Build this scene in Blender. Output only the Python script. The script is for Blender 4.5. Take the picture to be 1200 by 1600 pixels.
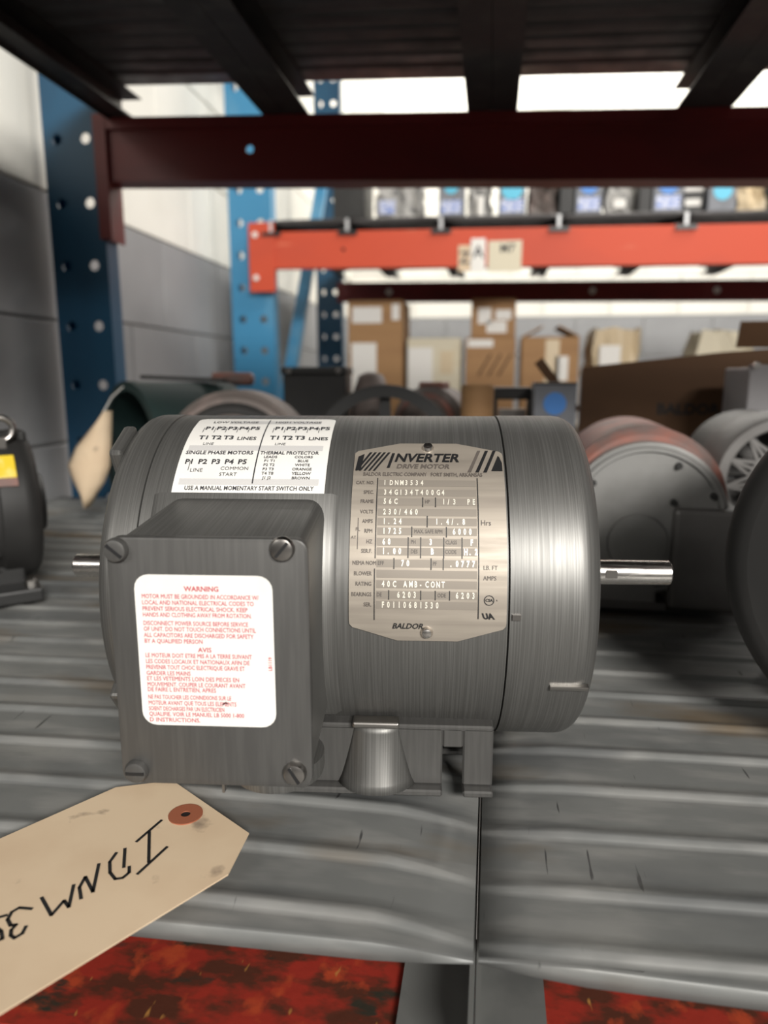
import bpy, bmesh, math, random
from mathutils import Matrix, Vector
random.seed(7)
for o in list(bpy.data.objects): bpy.data.objects.remove(o, do_unlink=True)
SC = bpy.context.scene
COL = SC.collection
R = math.radians
PI = math.pi

# ------------------------------------------------------------------ camera
cam_d = bpy.data.cameras.new('camera'); cam = bpy.data.objects.new('camera', cam_d); COL.objects.link(cam)
cam_d.sensor_fit = 'HORIZONTAL'; cam_d.sensor_width = 24.0; cam_d.lens = 22.2
cam.location = (0, 0, 0.192); cam.rotation_euler = (R(90 - 10.7), 0, R(8.5))
cam_d.clip_start = 0.01; cam_d.clip_end = 60
cam_d.dof.use_dof = True; cam_d.dof.focus_distance = 0.32; cam_d.dof.aperture_fstop = 6.0
SC.camera = cam
# ------------------------------------------------------------------ world, lamps, exposure
w = bpy.data.worlds.new('world'); SC.world = w; w.use_nodes = True
w.node_tree.nodes['Background'].inputs[0].default_value = (1.0, 0.97, 0.93, 1)
w.node_tree.nodes['Background'].inputs[1].default_value = 0.08
def lamp(name, loc, target, sx, sy, power, col=(1, 0.965, 0.91)):
    d = bpy.data.lights.new(name, 'AREA'); d.shape = 'RECTANGLE'; d.size = sx; d.size_y = sy; d.energy = power; d.color = col
    o = bpy.data.objects.new(name, d); COL.objects.link(o); o.location = loc
    o.rotation_euler = (Vector(target) - Vector(loc)).to_track_quat('-Z', 'Y').to_euler()
    return o
lamp('aisle_lamp_key', (1.55, -2.9, 1.8), (0, 0.35, 0.1), 1.4, 0.6, 230)
lamp('aisle_lamp_front', (-2.2, -3.2, 1.9), (0, 0.35, 0.1), 1.6, 0.5, 40)
lamp('middle_aisle_lamp', (1.5, 1.8, 2.3), (0.9, 2.0, 0), 2.6, 0.35, 78)
lamp('rear_lamp', (0.6, 4.1, 2.4), (0.6, 4.3, 0), 3.4, 0.4, 90)
vs = SC.view_settings; vs.view_transform = 'Standard'; vs.look = 'None'; vs.gamma = 1.0; vs.use_curve_mapping = False; vs.exposure = 0.0

# ------------------------------------------------------------------ materials
def mat(name, base, rough=0.5, metal=0.0, spots=(), bump=None, coat=0.0, rnoise=None, ior=None):
    """spots: (scale or (sx,sy,sz), colour, lo, hi[, detail]); bump: (scale, strength)"""
    m = bpy.data.materials.new(name); m.use_nodes = True; nt = m.node_tree; n = nt.nodes; l = nt.links
    b = n['Principled BSDF']; b.inputs['Roughness'].default_value = rough; b.inputs['Metallic'].default_value = metal
    if coat: b.inputs['Coat Weight'].default_value = coat; b.inputs['Coat Roughness'].default_value = 0.25
    tc = n.new('ShaderNodeTexCoord')
    def noise(scale, detail=4):
        mp = n.new('ShaderNodeMapping'); l.new(tc.outputs['Object'], mp.inputs[0])
        if isinstance(scale, (tuple, list)): mp.inputs['Scale'].default_value = scale; s = 1.0
        else: s = scale
        t = n.new('ShaderNodeTexNoise'); t.inputs['Scale'].default_value = s; t.inputs['Detail'].default_value = detail
        l.new(mp.outputs[0], t.inputs['Vector']); return t.outputs['Fac']
    b.inputs['Base Color'].default_value = (*base, 1)
    prev = None
    for sp in spots:
        fac = noise(sp[0], sp[4] if len(sp) > 4 else 4)
        r = n.new('ShaderNodeMapRange'); r.inputs[1].default_value = sp[2]; r.inputs[2].default_value = sp[3]; l.new(fac, r.inputs[0])
        mx = n.new('ShaderNodeMix'); mx.data_type = 'RGBA'
        l.new(r.outputs[0], mx.inputs[0])
        if prev is None: mx.inputs[6].default_value = (*base, 1)
        else: l.new(prev, mx.inputs[6])
        mx.inputs[7].default_value = (*sp[1], 1); prev = mx.outputs[2]
    if prev is not None: l.new(prev, b.inputs['Base Color'])
    if rnoise:
        fac = noise(rnoise[0], 3); r = n.new('ShaderNodeMapRange'); r.inputs[1].default_value = .3; r.inputs[2].default_value = .7
        r.inputs[3].default_value = rnoise[1]; r.inputs[4].default_value = rnoise[2]; l.new(fac, r.inputs[0]); l.new(r.outputs[0], b.inputs['Roughness'])
    if bump:
        bp = n.new('ShaderNodeBump'); bp.inputs['Strength'].default_value = bump[1]; bp.inputs['Distance'].default_value = bump[2] if len(bump) > 2 else 0.001
        l.new(noise(bump[0], 3), bp.inputs['Height']); l.new(bp.outputs[0], b.inputs['Normal'])
    return m
M = {}
M['paint'] = mat('grey_motor_paint', (0.155, 0.153, 0.146), 0.46, 0.7, [((1700, 14, 14), (0.20, 0.198, 0.19), .42, .62, 2)], ((1600, 10, 10), 0.06, 0.0003), rnoise=((1700, 18, 18), .43, .50))
M['paint_dark'] = mat('grey_box_paint', (0.085, 0.083, 0.08), 0.42, 0.35, [((500, 30, 30), (0.10, 0.098, 0.094), .4, .65)])
M['steel'] = mat('bright_steel', (0.66, 0.63, 0.60), 0.22, 1.0, rnoise=((60, 800, 800), .16, .34))
M['screw'] = mat('zinc_screw', (0.40, 0.38, 0.36), 0.28, 1.0)
M['plate'] = mat('nameplate_metal', (0.40, 0.355, 0.30), 0.5, 0.5, [((8, 8, 260), (0.34, 0.30, 0.255), .4, .6)], rnoise=((40, 300, 300), .46, .6))
M['plate_band'] = mat('nameplate_etched_band', (0.27, 0.24, 0.205), 0.6, 0.4)
M['ink'] = mat('black_ink', (0.012, 0.012, 0.013), 0.5)
M['ink_soft'] = mat('faded_ink', (0.10, 0.085, 0.075), 0.5)
M['stamp'] = mat('stamped_bright', (0.95, 0.90, 0.78), 0.35, 0.3)
M['red_ink'] = mat('red_ink', (0.52, 0.085, 0.11), 0.5)
M['grey_ink'] = mat('grey_ink', (0.045, 0.045, 0.05), 0.5)
M['white'] = mat('white_sticker', (0.80, 0.785, 0.75), 0.42, 0, [(60, (0.76, 0.74, 0.70), .5, .75)])
M['band_grey'] = mat('label_grey_band', (0.58, 0.57, 0.56), 0.45)
M['galv'] = mat('galvanised_deck', (0.20, 0.205, 0.20), 0.5, 0.3,
    [((16, 60, 40), (0.27, 0.27, 0.26), .45, .62), ((9, 22, 20), (0.15, 0.155, 0.155), .52, .66), ((5, 14, 10), (0.17, 0.135, 0.095), .56, .66), ((260, 24, 50), (0.075, 0.075, 0.075), .70, .74, 2)],
    (90, 0.10, 0.001), rnoise=(30, .38, .62))
M['galv_shaded'] = mat('shaded_deck', (0.085, 0.08, 0.08), 0.5, 0.35, [((6, 30, 30), (0.055, 0.05, 0.05), .45, .65)], rnoise=(25, .35, .6))  # darker copy of the deck steel, underside shade put into its colour
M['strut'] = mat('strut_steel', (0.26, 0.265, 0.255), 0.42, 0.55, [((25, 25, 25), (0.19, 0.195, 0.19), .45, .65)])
M['strut_shaded'] = mat('shaded_strut_steel', (0.05, 0.047, 0.047), 0.5, 0.4, [(30, (0.08, 0.075, 0.07), .5, .7)])  # darker copy of the strut steel, with its shade in the colour
M['chip_red'] = mat('chipped_red_paint', (0.27, 0.024, 0.014), 0.5, 0,
    [((50, 90, 60), (0.075, 0.022, 0.012), .44, .58), ((70, 60, 60), (0.36, 0.05, 0.018), .56, .66), ((36, 70, 50), (0.03, 0.026, 0.018), .60, .66), ((160, 60, 60), (0.42, 0.20, 0.05), .68, .74, 2)], (120, .3, .001))
M['red'] = mat('red_beam_paint', (0.15, 0.010, 0.010), 0.45, 0, [((5, 30, 12), (0.11, 0.008, 0.008), .48, .68)])
M['orange'] = mat('orange_beam_paint', (0.58, 0.070, 0.026), 0.62, 0, [((3, 20, 8), (0.52, 0.065, 0.028), .45, .65), ((7, 9, 40), (0.62, 0.12, 0.06), .66, .75)])
M['blue_shaded'] = mat('blue_post_paint_shaded', (0.010, 0.072, 0.145), 0.42, 0, [((6, 6, 3), (0.007, 0.05, 0.105), .45, .65)])  # shaded copy of the one blue post paint
M['blue'] = mat('blue_post_paint_lit', (0.045, 0.235, 0.43), 0.45, 0, [((8, 8, 3), (0.10, 0.28, 0.44), .5, .68)])  # lit copy of the same blue post paint
M['wall_w'] = mat('white_block_paint', (0.82, 0.80, 0.73), 0.6, 0, [(4, (0.77, 0.75, 0.68), .5, .7)], (60, .15, .002))
M['wall_g'] = mat('grey_block_paint', (0.285, 0.287, 0.292), 0.6, 0, [(3, (0.25, 0.252, 0.256), .45, .65)], (60, .15, .002))
M['mortar_w'] = mat('joint_white', (0.62, 0.60, 0.55), 0.8)
M['concrete'] = mat('concrete_floor', (0.20, 0.195, 0.185), 0.7, 0, [(2, (0.14, 0.135, 0.13), .45, .65)])
M['card'] = mat('cardboard', (0.38, 0.215, 0.095), 0.75, 0, [((3, 3, 30), (0.33, 0.18, 0.08), .4, .65)])
M['card_dark'] = mat('shaded_kraft_and_print', (0.125, 0.062, 0.027), 0.75, 0, [((4, 4, 12), (0.095, 0.046, 0.020), .45, .65)])  # cardboard darkened for shade; also colours printed marks
M['cream'] = mat('cream_carton', (0.66, 0.60, 0.46), 0.7, 0, [(9, (0.60, 0.50, 0.33), .52, .7)])
M['tape'] = mat('pale_tape', (0.62, 0.50, 0.33), 0.4)
M['paper'] = mat('white_paper', (0.78, 0.76, 0.72), 0.6)
M['manila'] = mat('manila_card', (0.68, 0.53, 0.365), 0.75, 0, [(28, (0.63, 0.475, 0.32), .45, .7), ((55, 55, 55), (0.30, 0.225, 0.16), .655, .76)])
M['eyelet'] = mat('red_fibre_eyelet', (0.32, 0.105, 0.055), 0.6)
M['black'] = mat('black_enamel', (0.022, 0.022, 0.022), 0.42, 0.1)
M['char'] = mat('charcoal_enamel', (0.017, 0.0165, 0.016), 0.55, 0.0, [(14, (0.026, 0.025, 0.024), .5, .7)])
M['cast'] = mat('grey_cast_paint', (0.26, 0.258, 0.25), 0.45, 0.25, [(22, (0.21, 0.208, 0.20), .45, .65)])
M['cast_dk'] = mat('dusty_grey_cast', (0.15, 0.145, 0.14), 0.5, 0.2, [(22, (0.12, 0.115, 0.11), .45, .65)])
M['dull_red'] = mat('dull_red_paint_and_reflection', (0.26, 0.11, 0.085), 0.55, 0.1, [(22, (0.15, 0.11, 0.10), .45, .62)])
M['dust'] = mat('dusty_iron', (0.13, 0.108, 0.098), 0.6, 0.2, [(30, (0.20, 0.155, 0.14), .48, .66)])
M['green'] = mat('dark_green_enamel', (0.006, 0.020, 0.019), 0.6, 0.0, [(12, (0.010, 0.028, 0.026), .45, .65)])
M['yellow'] = mat('yellow_label', (0.78, 0.56, 0.03), 0.5, 0, [(60, (0.85, 0.72, 0.25), .5, .65)])
M['ltgrey'] = mat('light_grey_enamel', (0.33, 0.32, 0.33), 0.5, 0.1)
M['carton_grey'] = mat('grey_printed_carton', (0.20, 0.21, 0.235), 0.6, 0, [(20, (0.16, 0.17, 0.19), .45, .65)])
M['dot_blue'] = mat('blue_emblem', (0.06, 0.24, 0.66), 0.5)
M['dot_cyan'] = mat('cyan_emblem', (0.10, 0.50, 0.70), 0.5)
M['lab_blue'] = mat('blue_white_label', (0.50, 0.54, 0.70), 0.5, 0, [((60, 60, 140), (0.10, 0.19, 0.55), .54, .60)])
M['conduit'] = mat('pale_corner_and_hook', (0.55, 0.55, 0.56), 0.45, 0.2)
M['bag'] = mat('crumpled_white_wrap', (0.42, 0.41, 0.39), 0.5, 0, [(26, (0.16, 0.16, 0.16), .52, .66)], (30, .6, .004))

# ------------------------------------------------------------------ mesh helpers
class MB:
    def __init__(s): s.v = []; s.f = []; s.m = Matrix.Identity(4)
    def add(s, vs, fs):
        o = len(s.v); s.v += [tuple(s.m @ Vector(p)) for p in vs]; s.f += [tuple(i + o for i in f) for f in fs]; return s
    def box(s, x0, x1, y0, y1, z0, z1):
        return s.add([(x0,y0,z0),(x1,y0,z0),(x1,y1,z0),(x0,y1,z0),(x0,y0,z1),(x1,y0,z1),(x1,y1,z1),(x0,y1,z1)],
                     [(0,3,2,1),(4,5,6,7),(0,1,5,4),(1,2,6,5),(2,3,7,6),(3,0,4,7)])
    def prism(s, poly, a, b, axis='y'):
        """poly of 2-D points, extruded along axis from a to b"""
        f = {'y': lambda p, t: (p[0], t, p[1]), 'x': lambda p, t: (t, p[0], p[1]), 'z': lambda p, t: (p[0], p[1], t)}[axis]
        n = len(poly); vs = [f(p, a) for p in poly] + [f(p, b) for p in poly]
        return s.add(vs, [tuple(range(n))[::-1], tuple(range(n, 2*n))] + [(i, (i+1) % n, (i+1) % n + n, i + n) for i in range(n)])
    def lathe(s, prof, n=48, axis='x', cap=True):
        """prof: (t along axis, radius)"""
        f = {'x': lambda t, a, r: (t, r*math.cos(a), r*math.sin(a)), 'y': lambda t, a, r: (r*math.cos(a), t, r*math.sin(a)), 'z': lambda t, a, r: (r*math.cos(a), r*math.sin(a), t)}[axis]
        vs = []; fs = []
        for t, r in prof: vs += [f(t, 2*PI*k/n, r) for k in range(n)]
        for i in range(len(prof)-1):
            for k in range(n): fs.append((i*n+k, i*n+(k+1) % n, (i+1)*n+(k+1) % n, (i+1)*n+k))
        if cap: fs.append(tuple(range(n))[::-1]); o = (len(prof)-1)*n; fs.append(tuple(range(o, o+n)))
        return s.add(vs, fs)
    def tube(s, pts, r, n=8):
        pts = [Vector(p) for p in pts]; vs = []; fs = []
        for i, p in enumerate(pts):
            d = (pts[min(i+1, len(pts)-1)] - pts[max(i-1, 0)]).normalized()
            u = d.orthogonal().normalized() if i == 0 else (u - d*u.dot(d)).normalized()
            v = d.cross(u)
            vs += [tuple(p + u*r*math.cos(2*PI*k/n) + v*r*math.sin(2*PI*k/n)) for k in range(n)]
        for i in range(len(pts)-1):
            for k in range(n): fs.append((i*n+k, i*n+(k+1) % n, (i+1)*n+(k+1) % n, (i+1)*n+k))
        fs.append(tuple(range(n))[::-1]); o = (len(pts)-1)*n; fs.append(tuple(range(o, o+n)))
        return s.add(vs, fs)
    def bar(s, a, b, w, h):
        a = Vector(a); b = Vector(b); d = (b-a).normalized(); u = d.cross(Vector((0, 0, 1)))
        if u.length < 1e-4: u = Vector((1, 0, 0))
        u.normalize(); v = u.cross(d); P = []
        for p in (a, b): P += [p-u*w/2-v*h/2, p+u*w/2-v*h/2, p+u*w/2+v*h/2, p-u*w/2+v*h/2]
        return s.add([tuple(p) for p in P], [(0,1,2,3),(7,6,5,4),(0,4,5,1),(1,5,6,2),(2,6,7,3),(3,7,4,0)])
    def mesh(s, name, bevel=0, seg=2, merge=False):
        bm = bmesh.new(); V = [bm.verts.new(p) for p in s.v]
        for f in s.f:
            try: bm.faces.new([V[i] for i in f])
            except ValueError: pass
        if merge: bmesh.ops.remove_doubles(bm, verts=bm.verts, dist=1e-6)
        bmesh.ops.recalc_face_normals(bm, faces=bm.faces)
        if bevel: bmesh.ops.bevel(bm, geom=[e for e in bm.edges if e.calc_face_angle(0) > .5], offset=bevel, segments=seg, profile=.5, affect='EDGES', clamp_overlap=True)
        me = bpy.data.meshes.new(name); bm.to_mesh(me); bm.free(); return me
    def build(s, name, m, parent=None, smooth=None, bevel=0, seg=2, merge=False):
        me = s.mesh(name, bevel, seg, merge); me.materials.append(M[m] if isinstance(m, str) else m)
        return link(name, me, parent, smooth)
def link(name, me, parent=None, smooth=None):
    o = bpy.data.objects.new(name, me); COL.objects.link(o); o.parent = parent
    if smooth is not None:
        for p in me.polygons: p.use_smooth = True
        try: me.set_sharp_from_angle(angle=R(smooth))
        except Exception: pass
    return o
def tag(o, label, cat=None, group=None, kind=None):
    o['label'] = label
    if cat: o['category'] = cat
    if group: o['group'] = group
    if kind: o['kind'] = kind
    return o
def thing(name, label, cat, loc=(0, 0, 0), rot=(0, 0, 0), group=None):
    o = bpy.data.objects.new(name, None); COL.objects.link(o); o.location = loc; o.rotation_euler = rot; o.empty_display_size = .02
    return tag(o, label, cat, group)
def structure(o, label): o['kind'] = 'structure'; o['label'] = label; return o
def rrect(x0, x1, y0, y1, r, n=5):
    P = []
    for cx, cy, a0 in ((x1-r, y1-r, 0), (x0+r, y1-r, 90), (x0+r, y0+r, 180), (x1-r, y0+r, 270)):
        P += [(cx + r*math.cos(R(a0 + 90*k/n)), cy + r*math.sin(R(a0 + 90*k/n))) for k in range(n+1)]
    return P
def circle(cx, cy, r, n=24): return [(cx + r*math.cos(2*PI*k/n), cy + r*math.sin(2*PI*k/n)) for k in range(n)]
def holed_plate(xs, zs, rad, y0, y1, n=8, skip=lambda i, j: False):
    """plate in the XZ plane of cells with a round hole in each; xs, zs are the cell borders"""
    mb = MB()
    for i in range(len(xs)-1):
        for j in range(len(zs)-1):
            x0, x1, z0, z1 = xs[i], xs[i+1], zs[j], zs[j+1]; cx, cz = (x0+x1)/2, (z0+z1)/2
            if skip(i, j): mb.box(x0, x1, y0, y1, z0, z1); continue
            out = [(x1, cz), (x1, z1), (cx, z1), (x0, z1), (x0, cz), (x0, z0), (cx, z0), (x1, z0)]
            inn = circle(cx, cz, rad, 8)
            vs = [(p[0], y, p[1]) for y in (y0, y1) for p in out + inn]; fs = []
            for k in range(8):
                q = (k+1) % 8
                fs += [(k, q, q+8, k+8), (k+16, k+24, q+24, q+16), (k+8, q+8, q+24, k+24), (k, k+16, q+16, q)]
            mb.add(vs, fs)
    return mb
# flat print: lettering and shapes laid out in 2-D, then mapped onto a surface
def text2d(txt, x, y, size, align='LEFT', bold=0.0, shear=0.0, sx=1.0):
    c = bpy.data.curves.new('t', 'FONT'); c.body = txt; c.size = size; c.align_x = align; c.align_y = 'CENTER'; c.resolution_u = 2; c.offset = bold; c.shear = shear; c.fill_mode = 'FRONT'
    o = bpy.data.objects.new('t', c); COL.objects.link(o)
    dg = bpy.context.evaluated_depsgraph_get(); me = o.evaluated_get(dg).to_mesh()
    vs = [(v.co.x*sx + x, v.co.y + y) for v in me.vertices]; fs = [tuple(p.vertices) for p in me.polygons]
    o.evaluated_get(dg).to_mesh_clear(); bpy.data.objects.remove(o); bpy.data.curves.remove(c)
    return vs, fs
class Print:
    def __init__(s, mapper): s.v = []; s.f = []; s.mp = mapper
    def text(s, *a, **k):
        vs, fs = text2d(*a, **k); o = len(s.v); s.v += [s.mp(*p) for p in vs]; s.f += [tuple(i+o for i in f) for f in fs]
    def poly(s, P):
        o = len(s.v); s.v += [s.mp(*p) for p in P]; s.f.append(tuple(range(o, o+len(P))))
    def rect(s, x0, x1, y0, y1, n=1):
        for k in range(n):
            a = y0 + (y1-y0)*k/n; b = y0 + (y1-y0)*(k+1)/n; s.poly([(x0, a), (x1, a), (x1, b), (x0, b)])
    def stroke(s, pts, wd):
        pts = [Vector(p) for p in pts]
        for a, b in zip(pts, pts[1:]):
            d = (b-a); 
            if d.length < 1e-7: continue
            d.normalize(); n = Vector((-d.y, d.x))*wd/2; e = d*wd*.3
            s.poly([tuple(a-n-e), tuple(b-n+e), tuple(b+n+e), tuple(a+n-e)])
    def build(s, name, m, parent):
        me = bpy.data.meshes.new(name); me.from_pydata(s.v, [], s.f); me.materials.append(M[m]); return link(name, me, parent)

# ================================================================== SETTING
floor = MB().box(-1.2, 4.5, -4.5, 5.0, -1.05, -1.0).build('floor', 'concrete'); structure(floor, 'grey concrete floor of the storeroom')
WX, WY, CH, ZB = -0.92, 4.7, 0.24, 0.569      # left wall plane, back wall plane, block course height, top of the grey band
wl = MB().box(WX-.15, WX-.012, 0.55, WY+.15, -1.0, 2.6).build('wall_left', 'mortar_w'); structure(wl, 'block wall painted white above and grey below, beside the rack')
wb = MB().box(WX-.012, 4.3, WY+.012, WY+.15, -1.0, 2.6).build('wall_back', 'mortar_w'); structure(wb, 'block wall painted white above and grey below, behind the far rack')
BL = 0.405
def blk(kind, axis):
    mb = MB(); g = .004
    if axis == 'x': mb.box(-.0115, 0, 0, BL-g, 0, CH-g)
    else: mb.box(0, BL-g, 0, .0115, 0, CH-g)
    me = mb.mesh('concrete_block', .0025, 1); me.materials.append(M[kind]); return me
bm_ = {(k, a): blk(k, a) for k in ('wall_w', 'wall_g') for a in 'xy'}
for row in range(-6, 6):
    z = ZB + row*CH; k = 'wall_g' if row < 0 else 'wall_w'; off = (row % 2)*BL/2
    if z < -1.0: continue
    y = 0.96 - off
    while y + BL <= WY + .2:
        o = link('concrete_block', bm_[(k, 'x')], wl); o.location = (WX, y, z); y += BL
    x = WX - off + .01
    while x < 3.6:
        if x >= WX: o = link('concrete_block', bm_[(k, 'y')], wb); o.location = (x, WY, z)
        x += BL

# near section of the left wall stands closer, with pale trim at its end coloured as the lit corner
PX, PY, PC, PZB = -.722, 1.152, .2032, .490
wp = MB().box(WX-.012, PX-.012, .55, PY, -1.0, 2.4).build('wall_near_left', 'mortar_w'); structure(wp, 'shaded block wall beside the near rack, white above and grey below')
pm = {}
for k in ('wall_w', 'wall_g'):
    me = MB().box(-.0115, 0, 0, .402, 0, PC-.003).mesh('concrete_block', .0025, 1); me.materials.append(M[k]); pm[k] = me
for row in range(-7, 9):
    z = PZB + row*PC; y = PY - .402 - (row % 2)*.2025
    if row % 2:
        me = MB().box(-.0115, 0, 0, .2, 0, PC-.003).mesh('concrete_block', .0025, 1); me.materials.append(M['wall_g' if row < 0 else 'wall_w']); o = link('concrete_block', me, wp); o.location = (PX, PY-.2, z)
    while y > .5: o = link('concrete_block', pm['wall_g' if row < 0 else 'wall_w'], wp); o.location = (PX, y, z); y -= .405
MB().box(PX-.004, PX+.003, PY-.012, PY+.003, -1.0, 2.3).build('lit_corner_trim', 'conduit', wp, bevel=.001)

# ================================================================== NEAR RACK
def post_mesh(name, parent, m, x0, x1, y, depth, z0, z1, pitch, hole, zoff, face_front=True):
    """C-section upright with two columns of round holes in its face; flanges run back along y"""
    zs = [zoff + k*pitch - pitch/2 for k in range(-40, 60) if z0 <= zoff + k*pitch - pitch/2 <= z1]
    mb = holed_plate([x0, (x0+x1)/2, x1], zs, hole, y, y+.003)
    mb.box(x0, x0+.003, y+.003, y+depth, zs[0], zs[-1]).box(x1-.003, x1, y+.003, y+depth, zs[0], zs[-1])
    mb.box(x1-.018, x1-.003, y+depth-.003, y+depth, zs[0], zs[-1]).box(x0+.003, x0+.018, y+depth-.003, y+depth, zs[0], zs[-1])
    mb.box(x0-.008, x1+.02, y-.02, y+depth+.02, -1.0, -.994)
    mb.box(x0, x1, y, y+.003, -.994, zs[0]).box(x1-.003, x1, y+.003, y+depth, -.994, zs[0])
    return mb.build(name, m, parent)
near = thing('pallet_rack', 'steel pallet rack with shaded blue post and red beams carrying the motors', 'rack', (0, 0, -1.0))
near_parts = []
p = post_mesh('upright_post', near, 'blue_shaded', -.700, -.606, 1.10, .034, -1.0, 1.45, .0935, .0085, .5544); near_parts.append(p)
# upper rear beam with stepped top, bolt holes and end connector
TL = 0.0345                        # the upper level sags towards the right
def upz(x, z): return z - TL*(x + .6)
def beam_holed(name, x0, x1, y0, y1, z0, z1, holes, m, parent, sag=0.0, step=.02):
    """box beam: front sheet with holes, back sheet, top and bottom; a ledge along the front top"""
    mb = MB(); hs = sorted(holes); hw = .03
    cuts = [x0]
    for h in hs: cuts += [h-hw, h+hw]
    cuts.append(x1)
    zc = (z0+z1)/2
    for i in range(len(cuts)-1):
        a, b = cuts[i], cuts[i+1]
        if i % 2 == 1: mb2 = holed_plate([a, b], [zc-.02, zc+.02], .0062, y0, y0+.003); mb.add(mb2.v, mb2.f); mb.box(a, b, y0, y0+.003, z0, zc-.02).box(a, b, y0, y0+.003, zc+.02, z1)
        else: mb.box(a, b, y0, y0+.003, z0, z1)
    mb.box(x0, x1, y0+.003, y1, z1-.003, z1).box(x0, x1, y0+.003, y1, z0, z0+.003)
    if sag: mb.v = [(x, y, z - sag*(x + .6)) for x, y, z in mb.v]
    return mb.build(name, m, parent)
ub = beam_holed('load_beam', -.600, 1.15, 1.10, 1.145, .491, .580, [-.367, .372, .95], 'red', near, sag=TL)
mb = MB().box(-.6, 1.15, 1.093, 1.0999, .564, .580); mb.v = [(x, y, z - TL*(x + .6)) for x, y, z in mb.v]
near_parts += [ub, mb.build('beam_ledge', 'red', ub)]
mb = MB().box(-.612, -.592, 1.092, 1.0999, .405, .585).box(-.6035, -.6005, 1.10, 1.15, .405, .585)
near_parts.append(mb.build('beam_connector', 'red', ub))
lb = MB().box(-.60, 1.15, .200, .272, -.142, -.0462).build('load_beam', 'chip_red', near, bevel=.003)
near_parts.append(lb)
mb = MB().box(-.60, 1.15, .165, .205, .486, .580); mb.v = [(x, y, z - TL*(x + .6)) for x, y, z in mb.v]; mb.build('load_beam', 'red', near)
near_parts.append(MB().box(-.60, 1.15, 1.06, 1.11, -.142, -.0462).build('load_beam', 'red', near, bevel=.003))
for o in near.children: o.location.z += 1.0
# deck panels
def deck_sheet(name, x0, x1, y0, y1, ribs, m, parent, seam_hi=True, seam_lo=True, wav=1.0, lip=.007, phase=0.0):
    prof = [(y0, -lip), (y0+.0003, -.0004), (y0+.0008, 0), (y0+.0022, 0)]
    for r in ribs:
        prof += [(r-.0044, 0), (r-.0034, 0), (r-.0020, .0008), (r-.0006, .0024), (r+.0010, .0027), (r+.0050, .0011), (r+.0095, 0), (r+.0110, 0)]
    prof.append((y1, 0)); prof = [prof[0]] + sorted(set(prof[1:]))
    n = max(2, int((x1-x0)/.018)); vs = []; fs = []; q = len(prof)
    for i in range(n+1):
        x = x0 + (x1-x0)*i/n; e = 1.0
        if seam_hi: e = min(e, max(0, (x1-x-.006)/.02))
        if seam_lo: e = min(e, max(0, (x-x0-.006)/.02))
        for j, (y, z) in enumerate(prof):
            sh = .0030*wav*math.sin(10*x + 1.3 + phase + 3*y)*e if 3 < j < q-1 else .0025*wav*math.sin(9*x+phase)*(j < 4)
            zz = z*(.15+.85*e) + wav*.0006*math.sin(14*x + 9*y + phase)*min(1, e) - (.0028*(1-e))
            vs.append((x, y+sh, zz))
    for i in range(n):
        for j in range(q-1): fs.append((i*q+j, (i+1)*q+j, (i+1)*q+j+1, i*q+j+1))
    me = bpy.data.meshes.new(name); me.from_pydata(vs, [], fs); me.materials.append(M[m])
    o = link(name, me, parent, 50); sd = o.modifiers.new('solid', 'SOLIDIFY'); sd.thickness = .0015; sd.offset = -1
    return o
def channel(x, side, y0, y1, zt, hgt, wid, t=.002, wt=0.0):
    """C channel running along y: web at x, flanges going to side (+1/-1)"""
    mb = MB(); a, b = sorted((x, x + side*t)); mb.box(a, b, y0, y1, zt-hgt, zt-wt)
    a, b = sorted((x + side*t, x + side*wid)); mb.box(a, b, y0, y1, zt-hgt, zt-hgt+t).box(a, b, y0+.03, y1, zt-t, zt)
    a, b = sorted((x + side*(wid-t), x + side*wid)); 
    return mb
P_ = .0355
dl = thing('deck_panel', 'worn galvanised ribbed deck panel under the grey motor, left of the seam', 'shelf deck', (0, 0, -.041))
deck_sheet('ribbed_sheet', -.708, -.0009, .2145, 1.085, [.2238] + [.2203 + P_*k for k in range(1, 24)], 'galv', dl, True, False, 1.0, phase=.4)
channel(-.0002, -1, .196, 1.09, -.0035, .0375, .0285, wt=.014).build('support_channel', 'strut', dl)
channel(-.69, 1, .2, 1.09, -.0035, .0375, .0285).build('support_channel', 'strut', dl)
dr = thing('deck_panel', 'worn galvanised ribbed deck panel with brown stains, right of the seam', 'shelf deck', (0, 0, -.041))
deck_sheet('ribbed_sheet', .0009, .72, .2155, 1.085, [.2240] + [.2180 + P_*k for k in range(1, 24)], 'galv', dr, False, True, 1.0, phase=2.9)
channel(.0002, 1, .196, 1.09, -.0035, .0375, .0265, wt=.014).build('support_channel', 'strut', dr)
channel(.70, -1, .2, 1.09, -.0035, .0375, .0285).build('support_channel', 'strut', dr)
for d in (dl, dr):
    for o in d.children: o.location.z += .041
    d.location.z -= .0044
edges = [-.585, -.310, -.010, .274, .56]
names = ['beside the blue post', 'next to the seam with twin struts', 'above the name plate end of the motor', 'above the shaded brown box']
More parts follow.
